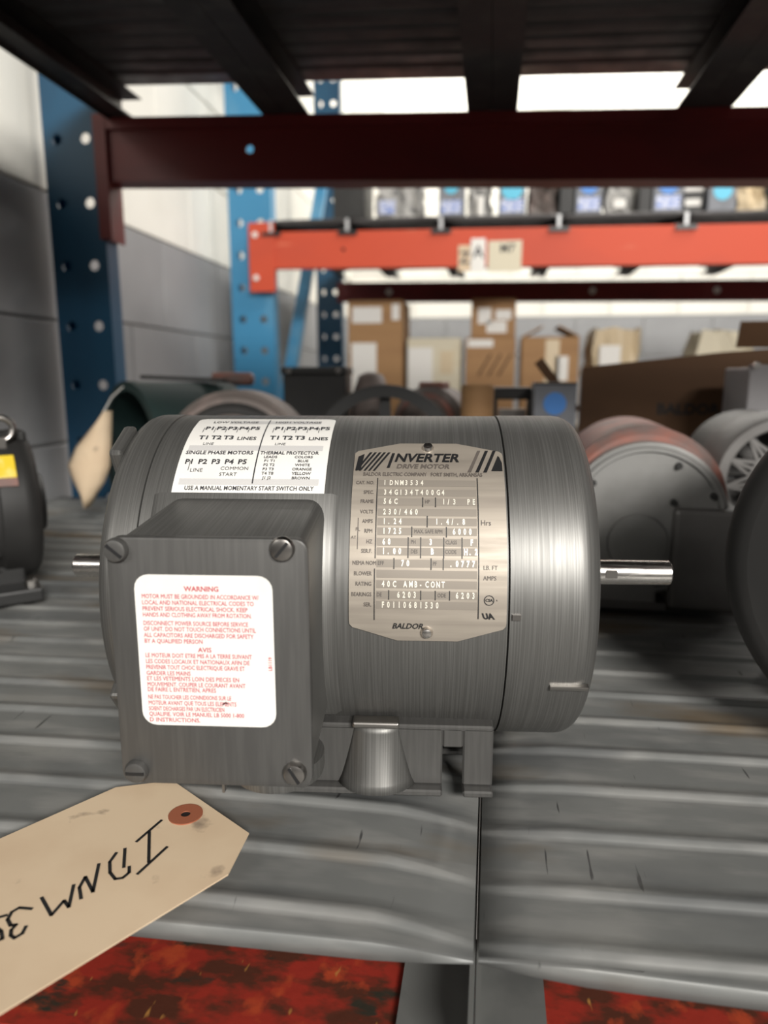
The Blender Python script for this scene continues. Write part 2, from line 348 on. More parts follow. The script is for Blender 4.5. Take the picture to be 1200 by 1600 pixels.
for i in range(4):
    a, b = edges[i], edges[i+1]
    d = thing('deck_panel', 'shaded shelf deck panel overhead, ' + names[i], 'shelf deck', (0, 0, .581))
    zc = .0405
    s = deck_sheet('ribbed_sheet', a+.0001, b-.0001, .21, 1.085, [.22 + P_*k for k in range(24)], 'galv_shaded', d, True, True, .5, phase=i*1.7); s.location.z = zc
    c1 = channel(a+.0004, 1, .2, 1.13, -.0035, .037, .0345).build('support_channel', 'strut_shaded', d); c1.location.z = zc
    c2 = channel(b-.0004, -1, .2, 1.13, -.0035, .037, .0345).build('support_channel', 'strut_shaded', d); c2.location.z = zc
    if i == 0:
        hp = holed_plate([.2 + k*.155 for k in range(7)], [-.045, .0], .0068, 0, .002)
        hp.v = [(y, x, z) for x, y, z in hp.v]; f = hp.build('side_flange', 'strut_shaded', d); f.location = (a-.0015, 0, zc)
    d.rotation_euler.y = math.atan(TL); d.location.z = upz(0, .581)

# ================================================================== FAR RACK
far = thing('pallet_rack', 'steel pallet rack with blue posts and orange front beam by the white wall', 'rack', (0, 0, -1.0))
FX = -.78
post_mesh('upright_post', far, 'blue', FX-.072, FX+.070, 2.32, .05, -1.0, 1.9, .10, .0125, .78)
post_mesh('upright_post', far, 'blue_shaded', FX-.035, FX+.085, 3.34, .05, -1.0, 1.9, .10, .0125, .78)
br = MB().bar((FX+.03, 3.28, 1.12), (FX+.03, 2.42, -.10), .045, .03).build('diagonal_brace', 'blue', far)
br = MB().bar((FX+.03, 2.42, 1.20), (FX+.03, 3.28, 1.75), .045, .03).build('diagonal_brace', 'blue', far)
SG = .0115
mb = MB().box(-.79, 1.75, 2.30, 2.33, .530, .640).box(-.79, 1.75, 2.33, 2.35, .530, .615); mb.v = [(x, y, z - SG*(x+.7)) for x, y, z in mb.v]
ob = beam_holed('load_beam', -.71, 1.75, 2.285, 2.315, .533, .643, [-.47, .95, 1.4], 'orange', far, sag=0.0)
ob.data.transform(Matrix.Shear('XZ', 4, (0, 0)))
for v in ob.data.vertices: v.co.z -= SG*(v.co.x + .7)
mb = MB().box(-.775, -.690, 2.280, 2.2845, .462, .672)
mb.box(-.713, -.7085, 2.2845, 2.33, .462, .672)
oc = mb.build('beam_connector', 'orange', ob, bevel=.0015)
for z in (.505, .635):
    MB().lathe([(-.006, .009), (0, .009)], 12, 'y').build('bolt', 'paper', ob).location = (-.752, 2.280, z)
mb = MB().box(-.71, 1.75, 3.30, 3.34, .532, .618); mb.v = [(x, y, z - SG*(x+.7)) for x, y, z in mb.v]
rb = mb.build('load_beam', 'red', far)
for x in (-.47, .42, .93): MB().lathe([(-.004, .013), (0, .013)], 10, 'y').build('bolt', 'paper', rb).location = (x, 3.30, .575 - SG*(x+.7))
MB().box(-.71, 1.75, 2.285, 2.33, -.15, -.042).build('load_beam', 'orange', far); MB().box(-.71, 1.75, 3.30, 3.34, -.15, -.042).build('load_beam', 'red', far)
for o in far.children: o.location.z += 1.0
fd = thing('deck_panel', 'lower deck panel of the far rack carrying the cardboard boxes', 'shelf deck', (0, 0, -.0415))
s = deck_sheet('ribbed_sheet', -.70, 1.75, 2.27, 3.36, [2.29 + .07*k for k in range(15)], 'galv', fd, True, True, .5); s.location.z = .0371
for x in (-.69, .05, .8, 1.7): c = channel(x, 1, 2.28, 3.35, -.0035, .0375, .035).build('support_channel', 'strut', fd); c.location.z = .0415
fe = [-.70, -.455, -.165, .185, .545, .90, 1.25]
where = ['by the front blue post', 'left of the paper tickets', 'over the paper tickets', 'over the open cardboard box', 'over the crumpled paper parcel', 'at the far end']
for i in range(6):
    a, b = fe[i], fe[i+1]; zt = .6435 - SG*((a+b)/2+.7)
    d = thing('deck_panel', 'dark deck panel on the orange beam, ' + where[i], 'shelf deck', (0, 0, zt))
    s = deck_sheet('ribbed_sheet', a+.002, b-.002, 2.285, 3.35, [2.31 + .07*k for k in range(14)], 'galv_shaded', d, True, True, .3, lip=.02); s.location.z = .036
    c = channel(a+.003, 1, 2.29, 3.36, -.0035+.036, .0325, .03).build('support_channel', 'strut_shaded', d)
    c = channel(b-.003, -1, 2.29, 3.36, -.0035+.036, .0325, .03).build('support_channel', 'strut_shaded', d)
    h = MB().box(a-.006, a+.004, 2.279, 2.2835, -.004, .036).build('hook', 'conduit', d)
    h = MB().box(a-.03, a+.03, 2.276, 2.2825, -.012, -.0005).build('hook_plate', 'black', d)
    d.rotation_euler.y = 0
# paper tickets on the orange beam
def ticket(x0, x1, z0, z1, label, m, marks, y=2.2835):
    o = MB().box(x0, x1, y-.0012, y, z0, z1).build('paper_ticket', m)
    tag(o, label, 'ticket', 'paper tickets on the orange beam')
    pr = Print(lambda x, z: (x, y-.0016, z))
    for t in marks: pr.text(*t[:4], align='CENTER', bold=.0008)
    pr.build('lettering', 'grey_ink', o)
ticket(-.112, -.072, .512, .588, 'small yellowed paper ticket at the end of the row on orange beam', 'manila', [('Z', -.092, .55, .05)])
ticket(-.074, -.030, .508, .606, 'tall white paper ticket with a letter on orange beam', 'paper', [('A', -.052, .565, .05)], 2.2815)
ticket(-.022, .078, .508, .598, 'wide cream paper ticket with dark smudges on orange beam', 'cream', [('M7', .035, .575, .035)])

# ================================================================== MAIN MOTOR
RM = .083; AZ = .089; A5 = R(5.5)
motor = thing('electric_motor', 'grey electric motor with name plate, conduit box and shaft at both ends', 'motor', (-.0556, .3719, .0002), (0, 0, A5))
ax = Matrix.Translation((0, 0, AZ))
def lath(name, prof, m, parent, n=96, sm=35):
    mb = MB(); mb.m = ax; mb.lathe(prof, n, 'x'); return mb.build(name, m, parent, sm)
def arc_corner(x, r, rad, sgn, n=6):     # rounded outer corner ending at flat end face x
    return [(x - sgn*rad + sgn*rad*math.sin(t), r - rad + rad*math.cos(t)) for t in [PI/2*k/n for k in range(n+1)]]
lath('shell', [(-.1052, RM-.0012), (-.1050, RM), (.0575, RM), (.0577, RM-.0012)], 'paint', motor)
rb_ = [(.0580, RM-.0012), (.0583, RM+.0003)] + arc_corner(.0985, RM+.0003, .011, 1) + [(.0990, .060), (.096, .058), (.096, .026), (.101, .024), (.101, .0095)]
bell = lath('end_bell', rb_, 'paint', motor)
lb_ = [(-.101, .0095), (-.125, .024), (-.120, .026), (-.120, .058), (-.1235, .060)] + list(reversed(arc_corner(-.1235, RM+.0003, .007, -1))) + [(-.1057, RM+.0003), (-.1054, RM-.0012)]
bell2 = lath('end_bell', lb_, 'paint', motor)
for bl, xe in ((bell, .0965), (bell2, -.1205)):
    for k in range(4):
        mb = MB(); mb.m = ax; a = R(45+90*k)
        mb.m = ax @ Matrix.Translation((xe, .045*math.cos(a), .045*math.sin(a))); mb.lathe([(-.003, .004), (.003, .004)], 8, 'x'); mb.build('through_bolt', 'screw', bl, 40)
# ears and pads of the end bell
mb = MB(); mb.m = ax @ Matrix.Rotation(R(38), 4, 'X'); mb.box(-.1228, -.1065, -.0868, -.078, -.016, .016); mb.build('mounting_pad', 'paint', bell2, bevel=.0018)
mb = MB(); mb.m = ax @ Matrix.Rotation(R(-62), 4, 'X'); mb.box(-.1275, -.121, -.084, -.070, -.012, .012); mb.build('bolt_ear', 'paint', bell2, bevel=.0018)
mb = MB(); mb.m = ax
th = R(-22.4); mb.m = ax @ Matrix.Rotation(R(22.4), 4, 'X'); mb.box(.0773, .0945, -.0848, -.082, -.0011, .0011); mb.build('slot_edge_glint', 'screw', bell, bevel=.0004)  # bright bar paints the highlight along the slot edge
mb = MB(); mb.m = ax @ Matrix.Rotation(R(-1.6), 4, 'X'); mb.box(.0592, .0628, -.0844, -.082, -.0012, .0012); mb.build('locating_mark', 'screw', bell)
lath('shaft', [(.098, .0066), (.1535-.001, .0066), (.1535, .0056)], 'steel', motor, 32)
lath('shaft', [(-.1721, .0056), (-.1711, .0066), (-.12, .0066)], 'steel', motor, 32)
mb = MB(); mb.m = ax; mb.box(.118, .124, -.0069, -.0055, -.0015, .0028); mb.build('shaft_flat', 'screw', motor)
# base: front and rear walls with gusset, notch and flange
def base_side(sy):
    mb = MB(); y0, y1 = sorted((sy*.066, sy*.069))
    mb.box(-.055, .031, y0, y1, .003, .032).box(.0405, .0545, y0, y1, .003, .032).box(.031, .0405, y0, y1, .022, .032)
    ya, yb = sorted((sy*.060, sy*.0745)); mb.box(-.055, .031, ya, yb, 0, .0032).box(.0405, .0545, ya, yb, 0, .0032)
    yc, yd = sorted((sy*.040, sy*.069)); mb.box(-.055, .0545, yc, yd, .030, .033)
    return mb
for sy in (-1, 1): base_side(sy).build('base_rail', 'paint_dark', motor, bevel=.0008, seg=1)
MB().box(-.055, .0545, -.042, .042, .003, .0062).build('base_plate', 'paint_dark', motor, bevel=.0008, seg=1)
# flared gusset pressed into the front wall
vs = []; fs = []; NR, NC = 8, 14
for i in range(NR+1):
    t = i/NR; z = .0035 + .0300*t; hw = .0185 - .0080*t**.75; pr = .008*(1-t)**1.5 + .004
    for j in range(NC+1):
        u = -1 + 2*j/NC; vs.append((hw*u, -.0685 - pr*(1-abs(u)**2.6), z))
for i in range(NR):
    for j in range(NC): k = i*(NC+1)+j; fs.append((k, k+1, k+NC+2, k+NC+1))
me = bpy.data.meshes.new('gusset'); me.from_pydata(vs, [], fs); me.materials.append(M['paint']); g = link('gusset', me, motor, 60)
sd = g.modifiers.new('s', 'SOLIDIFY'); sd.thickness = .0015
MB().box(-.0108, .0108, -.0740, -.066, .0332, .0362).build('gusset_lip', 'screw', motor, bevel=.0009)
# conduit box
bx0, bx1, bz0, bz1 = -.0968, -.0212, .0345, .1340
mb = MB()
bf, bk = -.1205, -.052
pf = rrect(bx0+.001, bx1-.001, bz0+.001, bz1-.001, .006); pk = rrect(bx0+.004, bx1-.001, bz0+.004, bz1+.007, .008)
n = len(pf); mb.add([(x, bf, z) for x, z in pf] + [(x, bk, z) for x, z in pk], [tuple(range(n)), tuple(range(n, 2*n))[::-1]] + [(i, i+n, (i+1) % n + n, (i+1) % n) for i in range(n)])
cb = mb.build('conduit_box', 'paint', motor, 40)
MB().prism(rrect(bx0, bx1, bz0, bz1, .005), -.1252, -.1205, 'y').build('cover', 'paint_dark', cb, 40, bevel=.0008)
for sx, sz, ang in ((-.0925, .1293, 40), (-.0305, .1305, -50), (-.0280, .0412, 60), (-.0905, .0402, 0)):
    mb = MB(); mb.m = Matrix.Translation((sx, -.1252, sz)); mb.lathe([(-.0030, .0028), (-.0026, .0040), (-.0012, .0047), (0, .0047)], 20, 'y')
    s = mb.build('screw', 'screw' if sx > -.05 else 'paint_dark', cb, 40)
    mb = MB(); mb.m = Matrix.Translation((sx, -.1252, sz)) @ Matrix.Rotation(R(ang), 4, 'Y'); mb.box(-.0036, .0036, -.00325, -.0028, -.0006, .0006).build('screw_slot', 'ink', cb)
# raised saddle between shell and box, conduit hub under the box
mb = MB(); vs = []; fs = []
NA = 10
for i in range(NA+1):
    a = R(38 - 76*i/NA)
    for x, r in ((-.1000, RM+.0002), (-.0965, RM+.0022), (-.0195, RM+.0022), (-.0165, RM+.0002)): vs.append((x, -r*math.cos(a), r*math.sin(a)))
for i in range(NA):
    for j in range(3): k = i*4+j; fs.append((k, k+1, k+5, k+4))
mb.m = ax; mb.add(vs, fs); sdl = mb.build('box_saddle', 'paint', motor, 60)
mb = MB(); mb.m = Matrix.Translation((-.040, -.098, 0)); mb.lathe([(.0255, .0175), (.0262, .0190), (.0285, .0195), (.0346, .0195)], 40, 'z'); mb.build('conduit_hub', 'paint', cb, 40)
MB().box(-.0585, -.0575, -.1205, -.118, .0285, .0345).build('burr', 'screw', cb)
# warning sticker on the cover
LX0, LX1, LZ0, LZ1 = -.0868, -.0347, .0598, .1200
ws = MB().prism(rrect(LX0, LX1, LZ0, LZ1, .0055), -.12545, -.1252, 'y').build('warning_label', 'white', motor)
ws['label'] = 'white sticker with red warning print'
def wmap(x, z): return (x, -.12556, z)
pr = Print(wmap)
LW = LX1 - LX0; LH = LZ1 - LZ0
def lz(v): return LZ1 - LH*(v-35)/1175*1.0
pr.text('WARNING', (LX0+LX1)/2 - .0006, lz(140), .0027, align='CENTER', bold=.00008)
rows = [(200, 'MOTOR MUST BE GROUNDED IN ACCORDANCE W/', .93), (247, 'LOCAL AND NATIONAL ELECTRICAL CODES TO', .89), (294, 'PREVENT SERIOUS ELECTRICAL SHOCK. KEEP', .84), (340, 'HANDS AND CLOTHING AWAY FROM ROTATION.', .87),
    (405, 'DISCONNECT POWER SOURCE BEFORE SERVICE', .84), (450, 'OF UNIT. DO NOT TOUCH CONNECTIONS UNTIL', .90), (497, 'ALL CAPACITORS ARE DISCHARGED FOR SAFETY', .88), (543, 'BY A QUALIFIED PERSON', .47),
    (655, 'LE MOTEUR DOIT ETRE MIS A LA TERRE SUIVANT', .86), (702, 'LES CODES LOCAUX ET NATIONAUX AFIN DE', .84), (748, 'PREVENIR TOUT CHOC ELECTRIQUE GRAVE ET', .80), (795, 'GARDER LES MAINS', .36),
    (838, 'ET LES VETEMENTS LOIN DES PIECES EN', .75), (884, 'MOUVEMENT. COUPER LE COURANT AVANT', .80), (925, 'DE FAIRE L ENTRETIEN, APRES', .56),
    (985, 'NE PAS TOUCHER LES CONNEXIONS SUR LE', .68), (1032, 'MOTEUR AVANT QUE TOUS LES ELEMENTS', .72), (1078, 'SOIENT DECHARGES PAR UN ELECTRICIEN', .62), (1122, 'QUALIFIE. VOIR LE MANUEL LB 5000 1-800', .78), (1168, 'D INSTRUCTIONS.', .42)]
for v, t, wd in rows:
    vs_, fs_ = text2d(t, 0, 0, .0024, bold=.00004); wnat = max(p[0] for p in vs_); x0 = LX0 + .0026
    pr.text(t, x0, lz(v), .0024, bold=.00004, sx=wd*(LW-.0045)/wnat)
pr.text('AVIS', (LX0+LX1)/2 - .0004, lz(607), .0026, align='CENTER', bold=.00006)
o = len(pr.v); vs_, fs_ = text2d('LB1119', 0, 0, .0018, bold=.00005); pr.v += [wmap(LX1-.0016 - q, lz(690) + p_ - .0035) for p_, q in vs_]; pr.f += [tuple(i+o for i in f) for f in fs_]
pr.build('lettering', 'red_ink', ws)
pr = Print(wmap); pr.stroke([(LX1-.0205, lz(1035)), (LX1-.0192, lz(1015))], .0005); pr.stroke([(LX1-.0200, lz(1020)), (LX1-.0186, lz(1026))], .0004); pr.build('ink_fleck', 'ink', ws)

# print mapped on the shell: x along the shaft, s arc length above the axis level
def cyl(r): return lambda x, s: (x, -r*math.cos(s/RM), AZ + r*math.sin(s/RM))
def S(deg): return R(deg)*RM
def curved_sheet(name, outline_lr, s0, s1, n, r0, r1, m, parent):
    """outline_lr(t)->(x0,x1) for t in 0..1 between arc lengths s0..s1; closed thin sheet"""
    vs = []; fs = []
    for i in range(n+1):
        t = i/n; s = s0 + (s1-s0)*t; a, b = outline_lr(t)
        for r in (r0, r1):
            for x in (a, b): vs.append(cyl(r)(x, s))
    for i in range(n):
        k = i*4; q = k+4
        fs += [(k+2, k+3, q+3, q+2), (k, q, q+1, k+1), (k, k+2, q+2, q), (k+1, q+1, q+3, k+3)]
    fs += [(0, 1, 3, 2), (n*4, n*4+2, n*4+3, n*4+1)]
    mb = MB(); mb.add(vs, fs); return mb.build(name, m, parent, 30)
# name plate: rounded lower corners, shallow peak at top and bottom
NX0, NX1 = -.0108, .0568; NC_ = (NX0+NX1)/2
def npl(t):
    hw = (NX1-NX0)/2
    d = min(t, 1-t)
    if d < .055: hw = .013 + (hw-.0035-.013)*(d/.055)
    elif d < .085: hw = hw - .0035*(1 - math.sqrt(max(0, 1-((.085-d)/.03)**2))) if d > .055 else hw
    return (NC_-hw, NC_+hw)
npo = curved_sheet('nameplate', npl, S(-6.2), S(59.8), 66, RM+.0001, RM+.0009, 'plate', motor)
npo['label'] = 'brushed metal name plate with stamped data'
mp = cyl(RM+.00105); mq = cyl(RM+.0012)
for deg in (57.2, -3.4):
    mb = MB(); p0 = Vector(cyl(RM+.0009)(NC_-.0002, S(deg))); mb.m = Matrix.Translation(p0) @ Matrix.Rotation(R(-deg), 4, 'X')
    mb.lathe([(-.0022, .0008), (-.0018, .0020), (-.0006, .0027), (.0003, .0027)], 18, 'y'); mb.build('rivet', 'steel', npo, 40)
band = Print(mp)
rowdeg = [42.4, 39.0, 35.9, 32.5, 29.5, 26.5, 23.3, 20.5, 17.0, 13.9, 10.9, 7.8, 4.8]
for k, d in enumerate(rowdeg): band.rect(.0010, .0440, S(d-1.15), S(d+1.15), 3)
band.build('etched_rows', 'plate_band', npo)
ink = Print(mq); soft = Print(mq); stp = Print(mq)
ink.text('NVERTER', .0074, S(52.4), .0074, shear=.25, bold=.00022, sx=.94)
ink.poly([(.0042, S(48.2)), (.0055, S(48.2)), (.0077, S(54.6)), (.0064, S(54.6))])
soft.text('DRIVE MOTOR', .0085, S(48.8), .0036, shear=.2, bold=.0001)
soft.text('BALDOR ELECTRIC COMPANY   FORT SMITH, ARKANSAS', NX0+.0045, S(45.6), .0029, bold=.00004, sx=.72)
# corner hatching
for k in range(6):
    x = NX0+.0012 + k*.0021; ink.poly([(max(x-.0030, NX0+.0008), S(47.0)), (max(x-.0030, NX0+.0008)+.0010, S(47.0)), (x+.0048, S(55.0)), (x+.0036, S(55.0))]) if k > 0 else ink.poly([(NX0+.0008, S(47.2)), (NX0+.0032, S(47.2)), (NX0+.0045, S(54.2)), (NX0+.0018, S(53.0))])
for k in range(3):
    x = .0405 + k*.0035; (ink if k else soft).poly([(x, S(46.6)), (x+.0016, S(46.6)), (x+.0064, S(56.0)), (x+.0050, S(56.0))])
ink.poly([(.0512, S(47.2)), (.0562, S(47.2)), (.0562, S(50.4)), (.0552, S(53.0)), (.0546, S(53.6))])
# rules
def vline(x, d0, d1, P=ink, wd=.00042): P.rect(x-wd/2, x+wd/2, S(d0), S(d1), max(1, int(abs(d1-d0)/3)))
vline(.0004, 44.2, 18.4); vline(.0002, 15.4, .2); vline(.0447, 44.4, 1.0)
for x, a, b in ((.0206, 37.4, 34.2), (.0262, 37.4, 34.2), (.0226, 31.4, 27.8), (.0160, 28.0, 24.8), (.0309, 28.0, 24.8), (.0145, 24.8, 18.6), (.0199, 24.8, 18.6), (.0298, 24.8, 18.6), (.0376, 24.8, 18.6), (.0085, 18.6, 15.4), (.0244, 18.6, 15.2), (.0296, 18.6, 15.2), (.0064, 9.2, 6.4), (.0201, 9.2, 6.4), (.0263, 9.2, 6.4), (.0324, 9.2, 6.4)): vline(x, a, b)
vline(-.0074, 30.6, 21.0, soft, .0003)
for k, t in enumerate(['CAT. NO.', 'SPEC.', 'FRAME', 'VOLTS', 'AMPS', 'RPM', 'HZ', 'SER.F.', None, 'BLOWER', 'RATING', 'BEARINGS', 'SER.']):
    if t: soft.text(t, -.0010, S(rowdeg[k]), .0024, align='RIGHT', bold=.00004, sx=.8)
soft.text('NEMA NOM EFF', NX0+.0014, S(17.0), .0024, bold=.00004, sx=.80)
soft.text('FL', -.0085, S(27), .0022); soft.text('AT', -.0103, S(24.5), .0018)
for x, d, t in ((.0215, 35.9, 'HP'), (.0170, 26.5, 'MAX. SAFE RPM'), (.0156, 23.3, 'PH'), (.0305, 23.3, 'CLASS'), (.0156, 20.5, 'DES'), (.0303, 20.5, 'CODE'), (.0251, 17.0, 'PF'), (.0012, 7.8, 'DE'), (.0272, 7.8, 'ODE')): soft.text(t, x, S(d), .0024, bold=.00004, sx=.74)
soft.text('Hrs', .0456, S(29.3), .0034, sx=.9); soft.text('LB. FT', .0466, S(16.0), .0026, sx=.9); soft.text('AMPS', .0466, S(13.0), .0026, sx=.9)
for k, ts in {0: [(.0034, 'IDNM3534')], 1: [(.0034, '34G134T400G4')], 2: [(.0034, '56C'), (.0292, '1/3'), (.0400, 'PE')], 3: [(.0034, '230/460')], 4: [(.0034, '1.24'), (.0262, '1.4/.8')], 5: [(.0034, '1725'), (.0336, '6000')], 6: [(.0034, '60'), (.0236, '3'), (.0412, 'F')], 7: [(.0034, '1.00'), (.0242, 'B'), (.0384, 'H.2')],
              8: [(.0116, '70'), (.0326, '.0777')], 10: [(.0034, '40C AMB-CONT')], 11: [(.0100, '6203'), (.0350, '6203')], 12: [(.0034, 'F0110681530')]}.items():
    for x, t in ts:
        for q, ch in enumerate(t): stp.text(ch, x + q*.00232, S(rowdeg[k]), .0036, bold=.00012, sx=.62)
ink.text('BALDOR', .0078, S(-1.6), .0034, shear=.3, bold=.00008)
ring = circle(.0492, S(6.6), .0022, 24); rin = circle(.0492, S(6.6), .00185, 24)
for k in range(24): ink.poly([ring[k], ring[(k+1) % 24], rin[(k+1) % 24], rin[k]])
ink.text('CSA', .0492, S(6.6), .0017, align='CENTER', bold=.00006); ink.text('R', .0522, S(6.6), .0010)
ink.text('UA', .0492, S(1.8), .0034, align='CENTER', bold=.00018, shear=-.3)
ink.build('black_print', 'ink', npo); soft.build('small_print', 'ink_soft', npo); stp.build('stamped_characters', 'stamp', npo)
# wiring label on top
def wl_(t):
    a, b = -.0925 - .0035*t*0, -.0232
    d = min(t, 1-t); c = .055
    k = 0 if d > c else .0032*(1 - math.sqrt(max(0, 1-((c-d)/c)**2)))
    return (a+k, b-k)
wlb = curved_sheet('wiring_label', wl_, S(36.6), S(79.5), 50, RM+.0001, RM+.00045, 'white', motor); wlb['label'] = 'white sticker with wiring diagram print'
mg = cyl(RM+.00058); gb = Print(mg)
gb.rect(-.0900, -.0262, S(41.5), S(43.8), 2); gb.rect(-.0900, -.0262, S(56.0), S(58.6), 2); gb.rect(-.0760, -.0300, S(73.6), S(76.5), 2); gb.build('grey_bands', 'band_grey', wlb)
g = Print(cyl(RM+.0007))
g.rect(-.0565, -.0559, S(42), S(77.5), 12)
g.text('USE A MANUAL MOMENTARY START SWITCH ONLY', -.0575, S(40.2), .0031, align='CENTER', bold=.00005, sx=.80)
g.text('SINGLE PHASE MOTORS', -.0745, S(54.8), .0033, align='CENTER', bold=.00008, sx=.9); g.text('THERMAL PROTECTOR', -.0415, S(54.8), .0031, align='CENTER', bold=.00006, sx=.85)
g.text('LOW VOLTAGE', -.073, S(75), .0036, align='CENTER', bold=.00006, sx=.9); g.text('HIGH VOLTAGE', -.0415, S(75), .0036, align='CENTER', bold=.00006, sx=.9)
for x0 in (-.088, -.0535):
    for k in range(5): g.text('P%d' % (k+1), x0 + .0016 + k*.0056, S(69.5), .0048, bold=.00014); g.rect(x0+.001+k*.0056, x0+.0013+k*.0056, S(66.5), S(70))
    for k in range(3): g.text('T%d' % (k+1), x0 + .0008 + k*.0060, S(63), .0046, bold=.00014)
    g.text('LINES', x0 + .0195, S(62.5), .0038, bold=.00008); g.text('LINE', x0 + .004, S(59.4), .0026)
for k in range(5): g.text('P%d' % (k+1), -.0895 + k*.0062, S(50.6), .0042, bold=.00012); 
g.rect(-.0872, -.0869, S(47), S(51)); g.text('LINE', -.0862, S(47.0), .0030); g.text('COMMON', -.0722, S(47.8), .0028); g.text('START', -.0722, S(45.4), .0028)
for k in range(6):
    g.text(['LEADS', 'P1 T1', 'P2 T2', 'P3 T3', 'T4 T8', 'J1 J2'][k], -.0500, S(52.9-1.75*k), .0022, align='CENTER', bold=.00004); g.text(['COLORS', 'BLUE', 'WHITE', 'ORANGE', 'YELLOW', 'BROWN'][k], -.0345, S(52.9-1.75*k), .0022, align='CENTER', bold=.00004)
g.build('lettering', 'grey_ink', wlb)

# ================================================================== MANILA TAG UNDER THE BOX
tg = thing('shipping_tag', 'manila shipping tag with hand-lettered IDNM lying at the shelf edge', 'tag', (0, 0, 0))
d1 = Vector((.555, .832)).normalized(); d2 = Vector((.832, -.555)).normalized()
def tg2(u, v): p_ = d1*u + d2*v; return (p_.x, p_.y)
TU, TV0, TV1 = .1615, -.2975, -.2090
outl = [(TU-.021, TV1), (TU, TV1-.0145), (TU, TV0+.0145), (TU-.021, TV0), (-.015, TV0), (-.015, TV1)]
TZ = .0024
mb = MB(); mb.prism([tg2(*p_) for p_ in outl], TZ, TZ+.0006, 'z'); mb.build('card', 'manila', tg)
ec = (-.1281, .2665); er = MB(); n = 32
vs = []; 
for z in (TZ+.0006, TZ+.0011):
    vs += [(ec[0]+.0074*math.cos(2*PI*k/n), ec[1]+.0074*math.sin(2*PI*k/n), z) for k in range(n)] + [(ec[0]+.0021*math.cos(2*PI*k/n), ec[1]+.0021*math.sin(2*PI*k/n), z) for k in range(n)]
fs = []
for k in range(n):
    q = (k+1) % n; fs += [(k, q, q+2*n, k+2*n), (2*n+k, 2*n+q, 3*n+q, 3*n+k), (n+k, 3*n+k, 3*n+q, n+q), (k, n+k, n+q, q)]
er.add(vs, fs); er.build('eyelet', 'eyelet', tg)
hl = MB(); hl.m = Matrix.Translation((ec[0], ec[1], 0)); hl.lathe([(TZ+.0004, .0022), (TZ+.00065, .0022)], 16, 'z'); hl.build('eyelet_hole', 'ink', tg)
pr = Print(lambda x, y: (x, y, TZ+.0008))
for st in [[(-0.1404, 0.2458), (-0.1367, 0.2609)], [(-0.1381, 0.2525), (-0.1295, 0.2347)], [(-0.1305, 0.2275), (-0.1264, 0.2444)], [(-0.1429, 0.2409), (-0.1377, 0.2303)], [(-0.145, 0.2379), (-0.1448, 0.2324), (-0.1415, 0.2267), (-0.1376, 0.2236), (-0.1351, 0.2246), (-0.1341, 0.2278), (-0.1358, 0.231)], [(-0.1484, 0.2306), (-0.1423, 0.2159), (-0.1496, 0.223), (-0.1486, 0.2173), (-0.1447, 0.212)], [(-0.1515, 0.2182), (-0.1467, 0.2074), (-0.1503, 0.2101), (-0.1506, 0.2028), (-0.1594, 0.2103)], [(-0.1595, 0.2046), (-0.1643, 0.2044), (-0.1656, 0.2021), (-0.1647, 0.1986), (-0.1618, 0.1962), (-0.1601, 0.1968)], [(-0.1601, 0.1968), (-0.1602, 0.1943), (-0.1588, 0.1921), (-0.1567, 0.1912), (-0.1554, 0.1935), (-0.1562, 0.1966)], [(-0.1684, 0.1991), (-0.1664, 0.2004)], [(-0.1675, 0.1951), (-0.1633, 0.1933), (-0.1606, 0.1903), (-0.1623, 0.1887)]]:
    pr.stroke(st, .0013)
pr.build('handwriting', 'ink', tg)

# ================================================================== NEIGHBOURS ON THE NEAR DECK
def foot_pair(root, x0, x1, hy, m, zt):
    for sy in (-1, 1):
        a, b = sorted((sy*hy, sy*(hy+.018))); MB().box(x0, x1, a, b, 0, .006).build('foot', m, root, bevel=.001)
        a, b = sorted((sy*(hy-.006), sy*hy)); MB().box(x0, x1, a, b, 0, zt).build('foot_web', m, root, bevel=.001)
# grey gear motor behind the shaft
gm = thing('gear_motor', 'grey cast gear motor with round end plate and offset hub, behind the shaft', 'motor', (.129, .60, .0003), (0, 0, R(-4)))
mb = MB(); mb.m = Matrix.Translation((0, 0, .076)); mb.lathe([(0, .012), (0, .058), (.002, .060), (.004, .0640), (.022, .0640), (.024, .060), (.03, .060)], 64, 'y'); ep = mb.build('end_plate', 'cast', gm, 35)
mb = MB(); mb.m = Matrix.Translation((0, 0, .076)); mb.lathe([(-.0022, .0570), (-.0022, .0600), (0, .0610), (0, .056)], 64, 'y', cap=False); mb.build('rim', 'cast', ep, 35)
mb = MB(); mb.m = Matrix.Translation((-.006, 0, .057)); mb.lathe([(-.0028, .021), (-.0028, .0235), (.0, .0245)], 40, 'y'); mb.build('hub', 'cast', ep, 35)
for x, z in ((.022, .046+.076), (.020, .026+.066), (-.044, .03+.076), (.05, .022+.076)):
    mb = MB(); mb.m = Matrix.Translation((x, -.001, z)); mb.lathe([(-.003, .0025), (0, .003), (.002, .003)], 10, 'y'); mb.build('bolt', 'char', ep)
mb = MB(); mb.m = Matrix.Translation((0, 0, .083)); mb.lathe([(.024, .062), (.03, .0685), (.19, .0685), (.20, .060)], 56, 'y'); mb.build('body', 'dull_red', gm, 35)  # red body colour paints in a reddish reflection on the grey motor
MB().box(-.052, .012, -.002, .018, .004, .04).build('foot_block', 'cast', gm, bevel=.003)
MB().box(-.058, .020, -.004, .19, 0, .007).build('foot', 'cast_dk', gm, bevel=.001)
MB().box(.020, .074, -.010, .05, .004, .088).build('gear_housing', 'cast_dk', gm, bevel=.004)
